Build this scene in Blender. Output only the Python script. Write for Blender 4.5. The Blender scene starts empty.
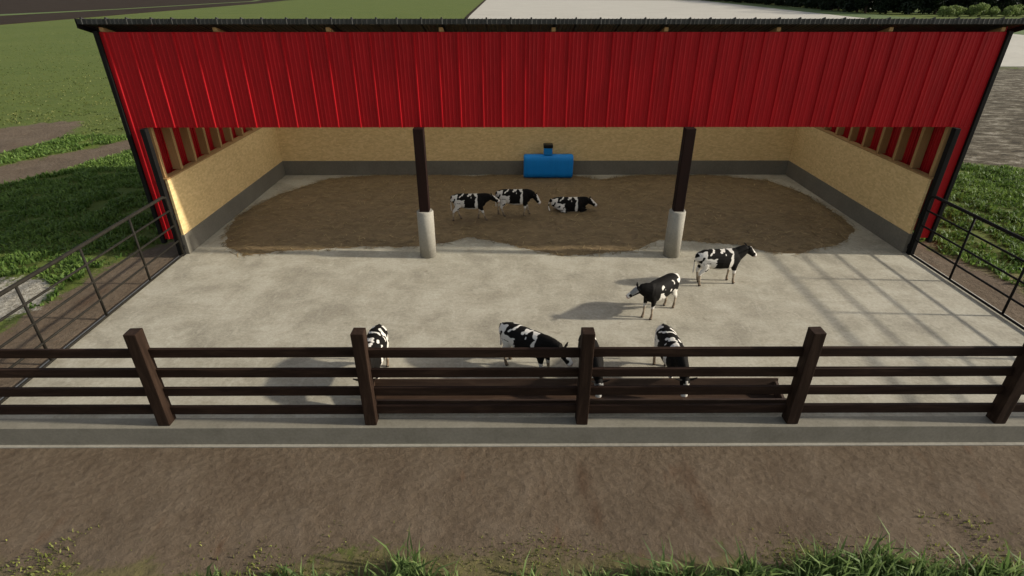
import bpy, bmesh, math, random
import numpy as np
from mathutils import Vector, Matrix, noise
random.seed(7); rng = np.random.default_rng(7)
scene = bpy.context.scene
COL = scene.collection
R = math.radians
GF = -0.07                                  # ground beside and behind the slab
GZ = -0.58                                  # level of the ground round the raised pen slab

# ------------------------------------------------------------------ materials
def new_mat(name):
    m = bpy.data.materials.new(name); m.use_nodes = True
    nt = m.node_tree
    return m, nt, nt.nodes['Principled BSDF']
def nd(nt, kind, **kw):
    n = nt.nodes.new(kind)
    for k, v in kw.items():
        if k in n.inputs: n.inputs[k].default_value = v
        else: setattr(n, k, v)
    return n
def ramp(nt, fac, stops):
    r = nt.nodes.new('ShaderNodeValToRGB')
    el = r.color_ramp.elements
    while len(el) > 1: el.remove(el[-1])
    el[0].position = stops[0][0]; el[0].color = (*stops[0][1], 1)
    for p, c in stops[1:]:
        e = el.new(p); e.color = (*c, 1)
    nt.links.new(fac, r.inputs[0])
    return r.outputs[0]
def coords(nt, scale=(1, 1, 1), rot=(0, 0, 0), world=False):
    if world:
        src = nt.nodes.new('ShaderNodeNewGeometry').outputs['Position']
    else:
        src = nt.nodes.new('ShaderNodeTexCoord').outputs['Object']
    mp = nt.nodes.new('ShaderNodeMapping'); mp.inputs['Scale'].default_value = scale; mp.inputs['Rotation'].default_value = rot
    nt.links.new(src, mp.inputs[0])
    return mp.outputs[0]
def tex_noise(nt, vec, scale, detail=6, rough=.6, dist=0):
    n = nd(nt, 'ShaderNodeTexNoise', Scale=scale, Detail=detail, Roughness=rough, Distortion=dist)
    nt.links.new(vec, n.inputs['Vector']); return n.outputs['Fac']
def mix(nt, fac, a, b, mode='MIX'):
    m = nt.nodes.new('ShaderNodeMix'); m.data_type = 'RGBA'; m.blend_type = mode
    for s, v in ((m.inputs[0], fac), (m.inputs[6], a), (m.inputs[7], b)):
        if hasattr(v, 'links'): nt.links.new(v, s)
        elif isinstance(v, (int, float)): s.default_value = v
        else: s.default_value = (*v, 1)
    return m.outputs[2]
def math_n(nt, op, a, b=None, clamp=False):
    m = nt.nodes.new('ShaderNodeMath'); m.operation = op; m.use_clamp = clamp
    for s, v in ((m.inputs[0], a), (m.inputs[1], b)):
        if v is None: continue
        if hasattr(v, 'links'): nt.links.new(v, s)
        else: s.default_value = v
    return m.outputs[0]
def smooth(nt, v, lo, hi):
    m = nt.nodes.new('ShaderNodeMapRange'); m.interpolation_type = 'SMOOTHSTEP'
    m.inputs['From Min'].default_value = lo; m.inputs['From Max'].default_value = hi
    nt.links.new(v, m.inputs['Value']); return m.outputs[0]
def bump(nt, bs, h, strength=.3, dist=.02):
    b = nd(nt, 'ShaderNodeBump', Strength=strength, Distance=dist)
    nt.links.new(h, b.inputs['Height']); nt.links.new(b.outputs[0], bs.inputs['Normal'])

def mat_two_noise(name, c0, c1, c2, s1=.5, s2=12, rough=.85, bmp=.25, dist=.01, scale=(1,1,1), spec=.3):
    m, nt, bs = new_mat(name)
    v = coords(nt, scale, world=True)
    a = tex_noise(nt, v, s1, 8, .62); b = tex_noise(nt, v, s2, 6, .7)
    col = ramp(nt, a, [(.3, c0), (.5, c1), (.72, c2)])
    col = mix(nt, .55, col, ramp(nt, b, [(.3, tuple(x*.72 for x in c1)), (.7, tuple(min(1, x*1.22) for x in c1))]))
    nt.links.new(col, bs.inputs['Base Color'])
    bs.inputs['Roughness'].default_value = rough; bs.inputs['Specular IOR Level'].default_value = spec
    bump(nt, bs, b, bmp, dist)
    return m

def mat_pen():
    m, nt, bs = new_mat('pen_concrete')
    v = coords(nt, (1, 1, 1), world=True); vs = coords(nt, (.35, 1.3, 1), world=True)
    a = tex_noise(nt, v, .55, 9, .68, .3); s = tex_noise(nt, vs, .9, 8, .7, .6); b = tex_noise(nt, v, 9, 8, .78)
    d = tex_noise(nt, coords(nt, (1.2, .5, 1), (0, 0, .5), world=True), 2.2, 7, .72, .4)
    col = ramp(nt, a, [(.38, (.175, .155, .114)), (.49, (.295, .268, .203)), (.60, (.385, .357, .283))])
    col = mix(nt, math_n(nt, 'MULTIPLY', smooth(nt, s, .50, .66), .6), col, (.205, .178, .122))
    col = mix(nt, math_n(nt, 'MULTIPLY', smooth(nt, d, .54, .66), .45), col, (.47, .44, .355))
    col = mix(nt, .45, col, ramp(nt, b, [(.32, (.175, .155, .11)), (.5, (.315, .285, .215)), (.68, (.46, .425, .335))]))
    st = tex_noise(nt, v, 1.7, 6, .72, .8)
    col = mix(nt, math_n(nt, 'MULTIPLY', smooth(nt, st, .60, .72), .5), col, (.15, .118, .078))
    nt.links.new(col, bs.inputs['Base Color']); bs.inputs['Roughness'].default_value = .88
    bump(nt, bs, b, .6, .02)
    return m
def mat_paint(name, c, c2, rough=.4, metallic=0., scale=(3, 3, .4), bmp=.04, spec=.25):
    m, nt, bs = new_mat(name)
    v = coords(nt, scale, world=True)
    a = tex_noise(nt, v, 1.2, 7, .65)
    d = tex_noise(nt, coords(nt, (9, 9, .35), world=True), 1.5, 6, .7)
    col = ramp(nt, a, [(.3, c2), (.6, c)])
    col = mix(nt, math_n(nt, 'MULTIPLY', smooth(nt, d, .5, .8), .5), col, c2)
    nt.links.new(col, bs.inputs['Base Color'])
    rr = ramp(nt, d, [(.3, (rough-.08,)*3), (.7, (rough+.14,)*3)])
    nt.links.new(rr, bs.inputs['Roughness']); bs.inputs['Metallic'].default_value = metallic
    bs.inputs['Specular IOR Level'].default_value = spec
    bump(nt, bs, a, bmp, .01)
    return m
def mat_osb():
    m, nt, bs = new_mat('chip_board')
    v = coords(nt, (1, 1, 1), world=True)
    vo = nd(nt, 'ShaderNodeTexVoronoi', Scale=6.5, Randomness=1.)
    vv = coords(nt, (1, 1, 2.2), (.2, .3, .1), world=True)
    nt.links.new(vv, vo.inputs['Vector'])
    sep = nt.nodes.new('ShaderNodeSeparateColor'); nt.links.new(vo.outputs['Color'], sep.inputs[0])
    col = ramp(nt, sep.outputs[0], [(0, (.49, .335, .135)), (.5, (.62, .435, .19)), (1, (.76, .56, .275))])
    n1 = tex_noise(nt, v, .6, 5, .6); n2 = tex_noise(nt, v, 26, 5, .7)
    col = mix(nt, .25, col, ramp(nt, n1, [(.3, (.48, .335, .145)), (.7, (.68, .49, .23))]))
    col = mix(nt, .3, col, ramp(nt, n2, [(.3, (.40, .27, .11)), (.7, (.74, .55, .29))]))
    nt.links.new(col, bs.inputs['Base Color']); bs.inputs['Roughness'].default_value = .75
    bump(nt, bs, sep.outputs[1], .15, .006)
    return m
def mat_wood(name, dark, mid, light, axis='X', rough=.75, g=14, spec=.10):
    m, nt, bs = new_mat(name)
    sc = {'X': (.7, g, g), 'Y': (g, .7, g), 'Z': (g, g, .7)}[axis]
    v = coords(nt, sc, world=True)
    a = tex_noise(nt, v, 1., 8, .7, .6)
    b = tex_noise(nt, coords(nt, (1, 1, 1), world=True), 1.3, 5, .6)
    col = ramp(nt, a, [(.25, dark), (.5, mid), (.78, light)])
    col = mix(nt, .4, col, ramp(nt, b, [(.3, dark), (.7, mid)]))
    nt.links.new(col, bs.inputs['Base Color']); bs.inputs['Roughness'].default_value = rough
    bs.inputs['Specular IOR Level'].default_value = spec
    bump(nt, bs, a, .5, .012)
    return m
def mat_mud():
    m, nt, bs = new_mat('muddy_bedding')
    v = coords(nt, (1, 1, 1), world=True); vs = coords(nt, (.5, 1, 1), (0, 0, .3), world=True)
    a = tex_noise(nt, v, .9, 8, .65, .6); b = tex_noise(nt, vs, 7, 8, .75, .8); c = tex_noise(nt, v, 30, 4, .7)
    col = ramp(nt, b, [(.28, (.062, .039, .015)), (.48, (.165, .109, .048)), (.70, (.30, .21, .10))])
    col = mix(nt, .45, col, ramp(nt, a, [(.3, (.10, .064, .027)), (.7, (.215, .147, .066))]))
    nt.links.new(col, bs.inputs['Base Color']); bs.inputs['Roughness'].default_value = .9
    h = math_n(nt, 'ADD', b, math_n(nt, 'MULTIPLY', c, .5)); bump(nt, bs, h, .8, .06)
    return m
def mat_ground():
    m, nt, bs = new_mat('terrain')
    at = nt.nodes.new('ShaderNodeAttribute'); at.attribute_name = 'zone'
    sep = nt.nodes.new('ShaderNodeSeparateColor'); nt.links.new(at.outputs['Color'], sep.inputs[0])
    v = coords(nt, (1, 1, 1), world=True)
    n_lo = tex_noise(nt, v, .05, 5, .6); n_mid = tex_noise(nt, v, .8, 7, .65, .3); n_hi = tex_noise(nt, coords(nt, (1.1, .9, 1), (0, 0, .6), world=True), 5.5, 9, .78, .05); n_x = tex_noise(nt, v, 24, 4, .7)
    vs = coords(nt, (.45, 1.5, 1), (0, 0, .25), world=True); n_st = tex_noise(nt, vs, .8, 6, .7, .4)
    # grass
    grass = ramp(nt, n_hi, [(.3, (.044, .074, .012)), (.5, (.084, .114, .022)), (.72, (.145, .162, .040))])
    grass = mix(nt, .5, grass, ramp(nt, n_st, [(.3, (.054, .086, .014)), (.7, (.15, .162, .040))]))
    grass = mix(nt, .35, grass, ramp(nt, n_lo, [(.35, (.056, .082, .016)), (.65, (.10, .115, .028))]))
    # trodden dirt
    dv = nd(nt, 'ShaderNodeTexVoronoi', Scale=5.5, Randomness=1., feature='F1')
    nt.links.new(coords(nt, (.75, 1.2, 1), (0, 0, .35), world=True), dv.inputs['Vector'])
    dirt = ramp(nt, n_hi, [(.26, (.062, .043, .027)), (.5, (.115, .084, .056)), (.74, (.175, .135, .096))])
    dirt = mix(nt, .5, dirt, ramp(nt, n_mid, [(.3, (.075, .051, .033)), (.52, (.115, .085, .057)), (.72, (.16, .123, .088))]))
    dirt = mix(nt, math_n(nt, 'MULTIPLY', smooth(nt, n_x, .58, .75), .5), dirt, (.235, .19, .145))
    dirt = mix(nt, math_n(nt, 'MULTIPLY', smooth(nt, math_n(nt, 'ADD', at.outputs['Alpha'], math_n(nt, 'MULTIPLY', math_n(nt, 'SUBTRACT', n_hi, .5), .9)), .25, .8), .65), dirt, (.062, .033, .018))
    rust = tex_noise(nt, coords(nt, (1.1, .35, 1), (0, 0, -.15), world=True), 1.0, 4, .6)
    dirt = mix(nt, math_n(nt, 'MULTIPLY', smooth(nt, rust, .60, .76), .7), dirt, (.10, .052, .028))
    # pale gravel, stony soil
    pn = tex_noise(nt, coords(nt, (.5, 1.1, 1), (0, 0, .35), world=True), 1.1, 9, .85, .3)
    pale = ramp(nt, pn, [(.40, (.018, .013, .007)), (.49, (.075, .060, .038)), (.56, (.19, .165, .12)), (.64, (.42, .385, .31))])
    pale = mix(nt, .2, pale, ramp(nt, n_hi, [(.35, (.022, .016, .009)), (.65, (.15, .122, .08))]))
    px = nt.nodes.new('ShaderNodeSeparateXYZ'); nt.links.new(nt.nodes.new('ShaderNodeNewGeometry').outputs['Position'], px.inputs[0])
    grav = ramp(nt, n_x, [(.36, (.10, .082, .055)), (.5, (.30, .27, .21)), (.62, (.58, .55, .48))])
    grav = mix(nt, .5, grav, ramp(nt, n_hi, [(.42, (.07, .055, .033)), (.58, (.42, .39, .32))]))
    pale = mix(nt, smooth(nt, px.outputs[0], -1, 1), grav, pale)
    # dry yellow growth
    yel = ramp(nt, n_hi, [(.32, (.075, .062, .034)), (.52, (.125, .105, .05)), (.72, (.175, .155, .055))])
    nz = math_n(nt, 'MULTIPLY', math_n(nt, 'SUBTRACT', math_n(nt, 'ADD', math_n(nt, 'MULTIPLY', n_mid, .6), math_n(nt, 'MULTIPLY', n_hi, .4)), .5), 2.4)
    def msk(ch, lo=.42, hi=.58): return smooth(nt, math_n(nt, 'ADD', sep.outputs[ch], nz), lo, hi)
    col = mix(nt, msk(2, .35, .7), grass, yel)
    col = mix(nt, msk(0, .38, .62), col, dirt)
    col = mix(nt, msk(1), col, pale)
    nt.links.new(col, bs.inputs['Base Color']); bs.inputs['Roughness'].default_value = .95
    bs.inputs['Specular IOR Level'].default_value = .12
    h = math_n(nt, 'ADD', math_n(nt, 'ADD', n_hi, math_n(nt, 'MULTIPLY', n_mid, 1.4)), math_n(nt, 'MULTIPLY', dv.outputs['Distance'], .5))
    bump(nt, bs, h, .7, .085)
    return m
def mat_field():
    m, nt, bs = new_mat('ploughed_soil')
    v = coords(nt, (1, 1, 1), world=True)
    w = nd(nt, 'ShaderNodeTexWave', Scale=.25, Distortion=2.5, Detail=3.); nt.links.new(coords(nt, (1, 1, 1), (0, 0, 1.0), world=True), w.inputs['Vector'])
    a = tex_noise(nt, v, .08, 6, .65)
    col = ramp(nt, a, [(.3, (.020, .013, .008)), (.7, (.038, .026, .017))])
    col = mix(nt, .25, col, ramp(nt, w.outputs['Fac'], [(0, (.018, .011, .007)), (1, (.046, .032, .021))]))
    nt.links.new(col, bs.inputs['Base Color']); bs.inputs['Roughness'].default_value = 1; bs.inputs['Specular IOR Level'].default_value = .05
    return m
def mat_leaf(name, dark, light, trans=.25):
    m, nt, bs = new_mat(name)
    at = nt.nodes.new('ShaderNodeAttribute'); at.attribute_name = 'tint'
    col = ramp(nt, at.outputs['Fac'], [(0, dark), (.6, tuple((a+b)/2 for a, b in zip(dark, light))), (1, light)])
    nt.links.new(col, bs.inputs['Base Color']); bs.inputs['Roughness'].default_value = .62
    bs.inputs['Specular IOR Level'].default_value = .25
    tr = nt.nodes.new('ShaderNodeBsdfTranslucent'); nt.links.new(col, tr.inputs[0])
    mx = nt.nodes.new('ShaderNodeMixShader'); mx.inputs[0].default_value = trans
    nt.links.new(bs.outputs[0], mx.inputs[1]); nt.links.new(tr.outputs[0], mx.inputs[2])
    nt.links.new(mx.outputs[0], nt.nodes['Material Output'].inputs[0])
    return m
def mat_added_daylight():  # for the added roof sheets that pass light into the barn
    m, nt, bs = new_mat('added_translucent_sheet')
    n = tex_noise(nt, coords(nt, (1, 1, 1), world=True), .8, 5, .6)
    col = ramp(nt, n, [(.3, (.88, .87, .82)), (.7, (.95, .94, .90))])
    tr = nt.nodes.new('ShaderNodeBsdfTranslucent'); nt.links.new(col, tr.inputs[0]); nt.links.new(col, bs.inputs['Base Color'])
    mx = nt.nodes.new('ShaderNodeMixShader'); mx.inputs[0].default_value = .85
    nt.links.new(bs.outputs[0], mx.inputs[1]); nt.links.new(tr.outputs[0], mx.inputs[2])
    nt.links.new(mx.outputs[0], nt.nodes['Material Output'].inputs[0])
    return m
def mat_hide():
    m, nt, bs = new_mat('cow_hide')
    at = nt.nodes.new('ShaderNodeAttribute'); at.attribute_name = 'coat'
    n = tex_noise(nt, coords(nt), 30, 5, .7)
    col = mix(nt, .35, at.outputs['Color'], ramp(nt, n, [(.3, (.55, .53, .5)), (.7, (1, 1, 1))]), 'MULTIPLY')
    nt.links.new(col, bs.inputs['Base Color']); bs.inputs['Roughness'].default_value = .7
    bs.inputs['Specular IOR Level'].default_value = .07
    bump(nt, bs, n, .3, .012)
    return m

M = {}
M['pen'] = mat_pen()
M['footing'] = mat_two_noise('footing_concrete', (.18, .165, .13), (.26, .24, .195), (.33, .31, .26), 1.5, 12)
M['kerb'] = mat_two_noise('kerb_concrete', (.125, .114, .085), (.195, .178, .138), (.255, .235, .188), 1.1, 12)
M['base'] = mat_two_noise('wall_concrete', (.105, .095, .074), (.14, .127, .10), (.18, .164, .133), .8, 10)
M['sleeve'] = mat_two_noise('sleeve_concrete', (.22, .205, .17), (.29, .27, .225), (.34, .32, .27), 1.2, 14)
M['yard'] = mat_two_noise('yard_concrete', (.33, .30, .25), (.40, .37, .31), (.46, .43, .37), .06, .8, .9, .1)
M['red'] = mat_paint('red_sheet', (.365, .0055, .0095), (.265, .004, .007), .45, spec=.16)
M['black_metal'] = mat_paint('black_metal', (.009, .0085, .008), (.006, .0055, .005), .65, spec=.1)
M['roof'] = mat_paint('grey_roof_sheet', (.040, .039, .036), (.022, .021, .019), .55)
M['gate_steel'] = mat_paint('gate_steel', (.020, .0175, .013), (.012, .0105, .008), .65, spec=.12)
M['osb'] = mat_osb()
M['stud'] = mat_wood('stud_timber', (.24, .14, .058), (.33, .20, .086), (.42, .275, .125), 'Z')
M['rail'] = mat_wood('dark_rail_wood', (.009, .0047, .003), (.022, .0118, .0075), (.066, .038, .024), 'X', .75, 7)
M['post'] = mat_wood('dark_post_wood', (.011, .006, .0037), (.026, .0145, .0092), (.075, .046, .03), 'Z', .75, 7)
M['trough'] = mat_wood('wet_trough_wood', (.018, .0095, .0055), (.055, .031, .019), (.15, .098, .064), 'X', .5, 9, .3)
M['brown_steel'] = mat_paint('brown_steel', (.017, .0075, .0055), (.010, .005, .004), .7, spec=.1)
M['mud'] = mat_mud()
M['ground'] = mat_ground()
M['field'] = mat_field()
M['verge'] = mat_two_noise('verge_grass', (.045, .075, .014), (.07, .105, .02), (.10, .13, .03), .02, .5, .95, .1)
M['blue'] = mat_paint('blue_plastic', (.003, .20, .56), (.0025, .17, .49), .4)
M['black_plastic'] = mat_paint('black_plastic', (.006, .006, .006), (.004, .004, .004), .4)
M['blade'] = mat_leaf('grass_blade', (.052, .105, .015), (.185, .27, .06), .35)
M['tuft'] = mat_leaf('tuft_blade', (.060, .11, .028), (.23, .30, .10), .4)
M['straw'] = mat_leaf('straw_stalk', (.09, .06, .028), (.36, .26, .12), .05)
M['lawn'] = mat_leaf('lawn_blade', (.06, .085, .017), (.16, .165, .05))
M['added_daylight'] = mat_added_daylight()
M['fleck'] = mat_leaf('yellow_leaf', (.09, .11, .024), (.32, .33, .08), .4)
M['tree_leaf'] = mat_leaf('dark_leaf', (.004, .009, .003), (.017, .030, .008), .1)
M['shrub_leaf'] = mat_leaf('pale_leaf', (.10, .15, .035), (.27, .32, .11), .3)
M['bark'] = mat_wood('bark', (.02, .014, .009), (.045, .032, .022), (.08, .06, .042), 'Z', .9, 5)
M['hide'] = mat_hide()

# ------------------------------------------------------------------ object helpers
def root_loc(o):
    while o.parent: o = o.parent
    return o.location
class MB:
    """collects shapes given in world coordinates; build() links them as one mesh object"""
    def __init__(s): s.bm = bmesh.new()
    def box(s, x0, x1, y0, y1, z0, z1, bev=0.0, jit=0.0):
        r = bmesh.ops.create_cube(s.bm, size=1)
        vs = r['verts']
        for v in vs:
            v.co = Vector((x0 + (v.co.x+.5)*(x1-x0), y0 + (v.co.y+.5)*(y1-y0), z0 + (v.co.z+.5)*(z1-z0)))
            if jit: v.co += Vector((random.uniform(-jit, jit), random.uniform(-jit, jit), random.uniform(-jit, jit)))
        if bev:
            es = list({e for v in vs for e in v.link_edges})
            bmesh.ops.bevel(s.bm, geom=es, offset=bev, segments=2, affect='EDGES', profile=.6)
        return s
    def prism(s, poly, z0, z1):
        b = [s.bm.verts.new((x, y, z0)) for x, y in poly]; t = [s.bm.verts.new((x, y, z1)) for x, y in poly]
        n = len(poly)
        s.bm.faces.new(t); s.bm.faces.new(b[::-1])
        for i in range(n): s.bm.faces.new((b[i], b[(i+1) % n], t[(i+1) % n], t[i]))
        return s
    def hexa(s, p):                          # eight corners: four low, four high
        v = [s.bm.verts.new(c) for c in p]
        for f in ((3,2,1,0),(4,5,6,7),(0,1,5,4),(1,2,6,5),(2,3,7,6),(3,0,4,7)): s.bm.faces.new([v[i] for i in f])
        return s
    def tube(s, pts, r, n=10):
        pts = [Vector(p) for p in pts]; rings = []
        for i, p in enumerate(pts):
            d = (pts[min(i+1, len(pts)-1)] - pts[max(i-1, 0)]).normalized()
            up = Vector((0, 0, 1)) if abs(d.z) < .95 else Vector((0, 1, 0))
            a = d.cross(up).normalized(); b = a.cross(d)
            rr = r[i] if isinstance(r, (list, tuple)) else r
            rings.append([s.bm.verts.new(p + (a*math.cos(t*2*math.pi/n) + b*math.sin(t*2*math.pi/n))*rr) for t in range(n)])
        for q, w in zip(rings, rings[1:]):
            for t in range(n): s.bm.faces.new((q[t], q[(t+1) % n], w[(t+1) % n], w[t]))
        s.bm.faces.new(rings[0][::-1]); s.bm.faces.new(rings[-1])
        return s
    def build(s, name, m, parent=None, shade=False):
        bmesh.ops.recalc_face_normals(s.bm, faces=s.bm.faces[:])
        if parent is not None: bmesh.ops.translate(s.bm, verts=s.bm.verts[:], vec=-root_loc(parent))
        me = bpy.data.meshes.new(name); s.bm.to_mesh(me); s.bm.free()
        me.materials.append(m)
        if shade:
            for p in me.polygons: p.use_smooth = True
        o = bpy.data.objects.new(name, me); COL.objects.link(o)
        if parent is not None: o.parent = parent
        return o
def tag(o, label=None, cat=None, group=None, kind=None):
    for k, v in (('label', label), ('category', cat), ('group', group), ('kind', kind)):
        if v: o[k] = v
    return o
def empty(name, loc, rz=0):
    o = bpy.data.objects.new(name, None); COL.objects.link(o); o.location = loc; o.rotation_euler[2] = rz; o.empty_display_size = .3
    return o
def np_mesh(name, verts, faces_flat, sizes, m, tint=None, attr='tint'):
    me = bpy.data.meshes.new(name)
    me.vertices.add(len(verts)); me.vertices.foreach_set('co', np.asarray(verts, np.float32).ravel())
    me.loops.add(len(faces_flat)); me.loops.foreach_set('vertex_index', np.asarray(faces_flat, np.int32))
    me.polygons.add(len(sizes)); st = np.concatenate(([0], np.cumsum(sizes)[:-1]))
    me.polygons.foreach_set('loop_start', st.astype(np.int32))
    me.update(calc_edges=True)
    if tint is not None:
        a = me.attributes.new(attr, 'FLOAT', 'POINT'); a.data.foreach_set('value', np.asarray(tint, np.float32))
    me.materials.append(m)
    return me

# ------------------------------------------------------------------ ground
def poly_sd(px, py, poly):                   # signed distance, positive inside
    d = np.full(px.shape, 1e9); ins = np.zeros(px.shape, bool); n = len(poly)
    for i in range(n):
        ax, ay = poly[i]; bx, by = poly[(i+1) % n]
        ex, ey = bx-ax, by-ay
        t = np.clip(((px-ax)*ex + (py-ay)*ey)/(ex*ex+ey*ey), 0, 1)
        d = np.minimum(d, np.hypot(px-ax-t*ex, py-ay-t*ey))
        c = ((ay > py) != (by > py)) & (px < (bx-ax)*(py-ay)/(by-ay+1e-12)+ax)
        ins ^= c
    return np.where(ins, d, -d)
DIRT = [[(-40, 11.5), (-40, 8.0), (-14, 7.9), (-6, 7.2), (-3, 7.7), (0, 7.6), (8, 7.6), (40, 8.0), (40, 11.5)],
        [(-17.3, 8), (-17.2, 16), (-16.8, 18.5), (-16.7, 20.5), (-16.3, 22.2), (-15.4, 23.2), (-14.6, 34.5), (-13, 34.5), (-13, 8)],
        [(16, 8), (19.3, 8), (19.4, 18), (18.9, 21), (18.6, 23.5), (18.2, 34.5), (16, 34.5)],
        [(-60, 33), (-45, 36), (-36, 37.8), (-34.9, 41), (-35.1, 45.2), (-37.3, 49.4), (-40.3, 48.9), (-44, 43.5), (-60, 38)],
        [(-60, 24.5), (-40, 28.2), (-30.5, 30.8), (-28.3, 35), (-27.3, 39.5), (-24.5, 44), (-24, 48), (-29, 43.2), (-31.7, 37.8), (-34, 34.5), (-45, 32), (-60, 30)]]
PALE = [[(-26, 14.2), (-20.5, 19.3), (-18.4, 19.5), (-17.3, 18.2), (-17.5, 16.6), (-18.2, 15.4), (-20, 14), (-24, 12)],
        [(28.6, 36.2), (31.5, 35.4), (38, 33.5), (60, 30), (125, 40), (125, 89), (28, 89)]]
YELLOW = [[(-30, 8.3), (-8, 8.5), (-5, 7.3), (-3.5, 8.3), (0, 8.3), (8, 8.2), (30, 8.7), (30, -6), (-30, -6)],
          [(18.4, 24), (19.8, 24.3), (20.3, 21.5), (20.6, 18.5), (19.6, 12), (18.7, 18)],
          [(-40, 28), (-29, 28.5), (-28, 31), (-40, 34)]]
def zones(x, y):
    dirt = np.max([np.clip(.5 + poly_sd(x, y, p)*.55, 0, 1) for p in DIRT], 0)
    pale = np.max([np.clip(.5 + poly_sd(x, y, p)*.5, 0, 1) for p in PALE], 0)
    yel = np.max([np.clip(.5 + poly_sd(x, y, p)*.45, 0, 1) for p in YELLOW], 0)
    return dirt, pale, yel
def axis(lo, hi, step, far):
    a = list(np.arange(lo, hi+1e-6, step)); s = step
    while a[-1] < far: s *= 1.35; a.append(a[-1]+s)
    s = step
    b = []
    c = lo
    while c > -far: s *= 1.35; c -= s; b.append(c)
    return np.array(b[::-1] + a)
XL, XR, YF, YB = -13.79, 16.97, 21.78, 33.27
gx, gy = axis(-62, 62, .5, 4500), axis(-6, 60, .4, 4500)
gx = np.sort(np.concatenate([gx, np.arange(-11.75, 12, .5)])); gy = np.sort(np.concatenate([gy, np.arange(7.8, 10.8, .4)]))
gx = np.sort(np.concatenate([gx, [XL-.34, XL-.32, XR+.32, XR+.34]]))
X, Y = np.meshgrid(gx, gy); X, Y = X.ravel(), Y.ravel()
zd, zp, zy = zones(X, Y)
stain = np.zeros_like(X)
for cx, cy, sx, sy in ((1.8, 9.7, .30, .9), (1.95, 8.7, .25, .7), (4.4, 9.8, .32, .8), (4.5, 8.9, .3, .7), (-15.5, 18, .5, 1.6), (-15.8, 13, .6, 1.8)):
    stain = np.maximum(stain, .72*np.exp(-(((X-cx)/sx)**2 + ((Y-cy)/sy)**2)))
inside = (X > -14.8) & (X < 18.) & (Y > 10.3) & (Y < 34.2)
hz = np.zeros_like(X)
near = (abs(X) < 70) & (Y > -8) & (Y < 80)
for i in np.nonzero(near & ~inside)[0]:
    hz[i] = .10*noise.noise(Vector((X[i]*.35, Y[i]*.35, 3))) + .03*noise.noise(Vector((X[i]*1.4, Y[i]*1.4, 9)))
fade = np.clip(np.maximum(np.maximum(-15.2-X, X-18.4), np.maximum(10.2-Y, Y-34.6))/1.5, 0, 1)
def ground_z(x, y):
    t = np.clip((y-10.95)/1.3, 0, 1)*np.where((x > XL-.33) & (x < XR+.33) & (y < 34), 0, 1)
    return GZ + (GF-GZ)*t*t*(3-2*t)
V = np.stack([X, Y, ground_z(X, Y) + hz*fade], 1)
nx, ny = len(gx), len(gy)
ii = (np.arange(ny-1)[:, None]*nx + np.arange(nx-1)[None, :]).ravel()
F = np.stack([ii, ii+1, ii+nx+1, ii+nx], 1)
me = np_mesh('ground', V, F.ravel(), np.full(len(F), 4), M['ground'])
ca = me.attributes.new('zone', 'FLOAT_COLOR', 'POINT')
ca.data.foreach_set('color', np.stack([zd, zp, zy, stain], 1).astype(np.float32).ravel())
for p in me.polygons: p.use_smooth = True
g = bpy.data.objects.new('ground', me); COL.objects.link(g); tag(g, kind='structure')

def sheet(name, poly, z0, z1, m):
    return tag(MB().prism(poly, z0, z1).build(name, m), kind='structure')
# ploughed fields far left, a grass track between them, and the concrete yard behind the barn
d0 = Vector((-175, 211)); d1 = Vector((-291, 699)); 
sheet('field', [(-2600, -1800), (-300, 60), (-200, 150), (-169, 203), (-176, 250), (-188, 324), (-219, 537), (-252, 700), (-560, 2600), (-2600, 2600)], GF-.3, GF+.09, M['field'])
sheet('field_track', [(-500, 40), (-229, 277.5), (-234, 374), (-265, 650), (-286, 720), (-298, 734), (-272, 655), (-239.5, 378), (-241, 293), (-510, 60)], GF-.2, GF+.16, M['verge'])
sheet('yard', [(-11, 90), (74, 88), (121, 88), (131, 155), (149, 277), (217, 710), (-28.4, 780), (-17.9, 276)], GF-.3, GF+.1, M['yard'])
sheet('yard_edge', [(-17.9, 276), (-28.4, 780), (-31, 780), (-19.4, 276), (-12.3, 90), (-11, 90)], GF-.3, GF+.12, M['field'])
sheet('verge', [(121.2, 88), (131.2, 155), (149.2, 277), (217.2, 710), (245, 710), (170, 277), (152, 155), (150, 88)], GF-.3, GF+.12, M['verge'])

# ------------------------------------------------------------------ pen slab, kerb, bedding
XL, XR, YF, YB = -13.79, 16.97, 21.78, 33.27
sheet('pen_floor', [(XL-.28, 11.32), (XR+.28, 11.32), (XR+.28, 33.8), (XL-.28, 33.8)], GZ-.2, 0, M['pen'])
tag(MB().box(XL-.30, XR+.30, 10.93, 11.318, GZ-.2, .006, .015).build('kerb', M['kerb']), kind='structure')
tag(MB().box(XL-.34, XR+.34, 10.83, 10.927, GZ-.2, -.55, .01).build('kerb_footing', M['footing']), kind='structure')
for s, xa in ((-1, XL-.36), (1, XR+.29)):
    tag(MB().box(xa, xa+.07, 11.0, 21.55, GZ-.2, .03, .01).build('kerb_edge', M['yard']), kind='structure')

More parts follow.
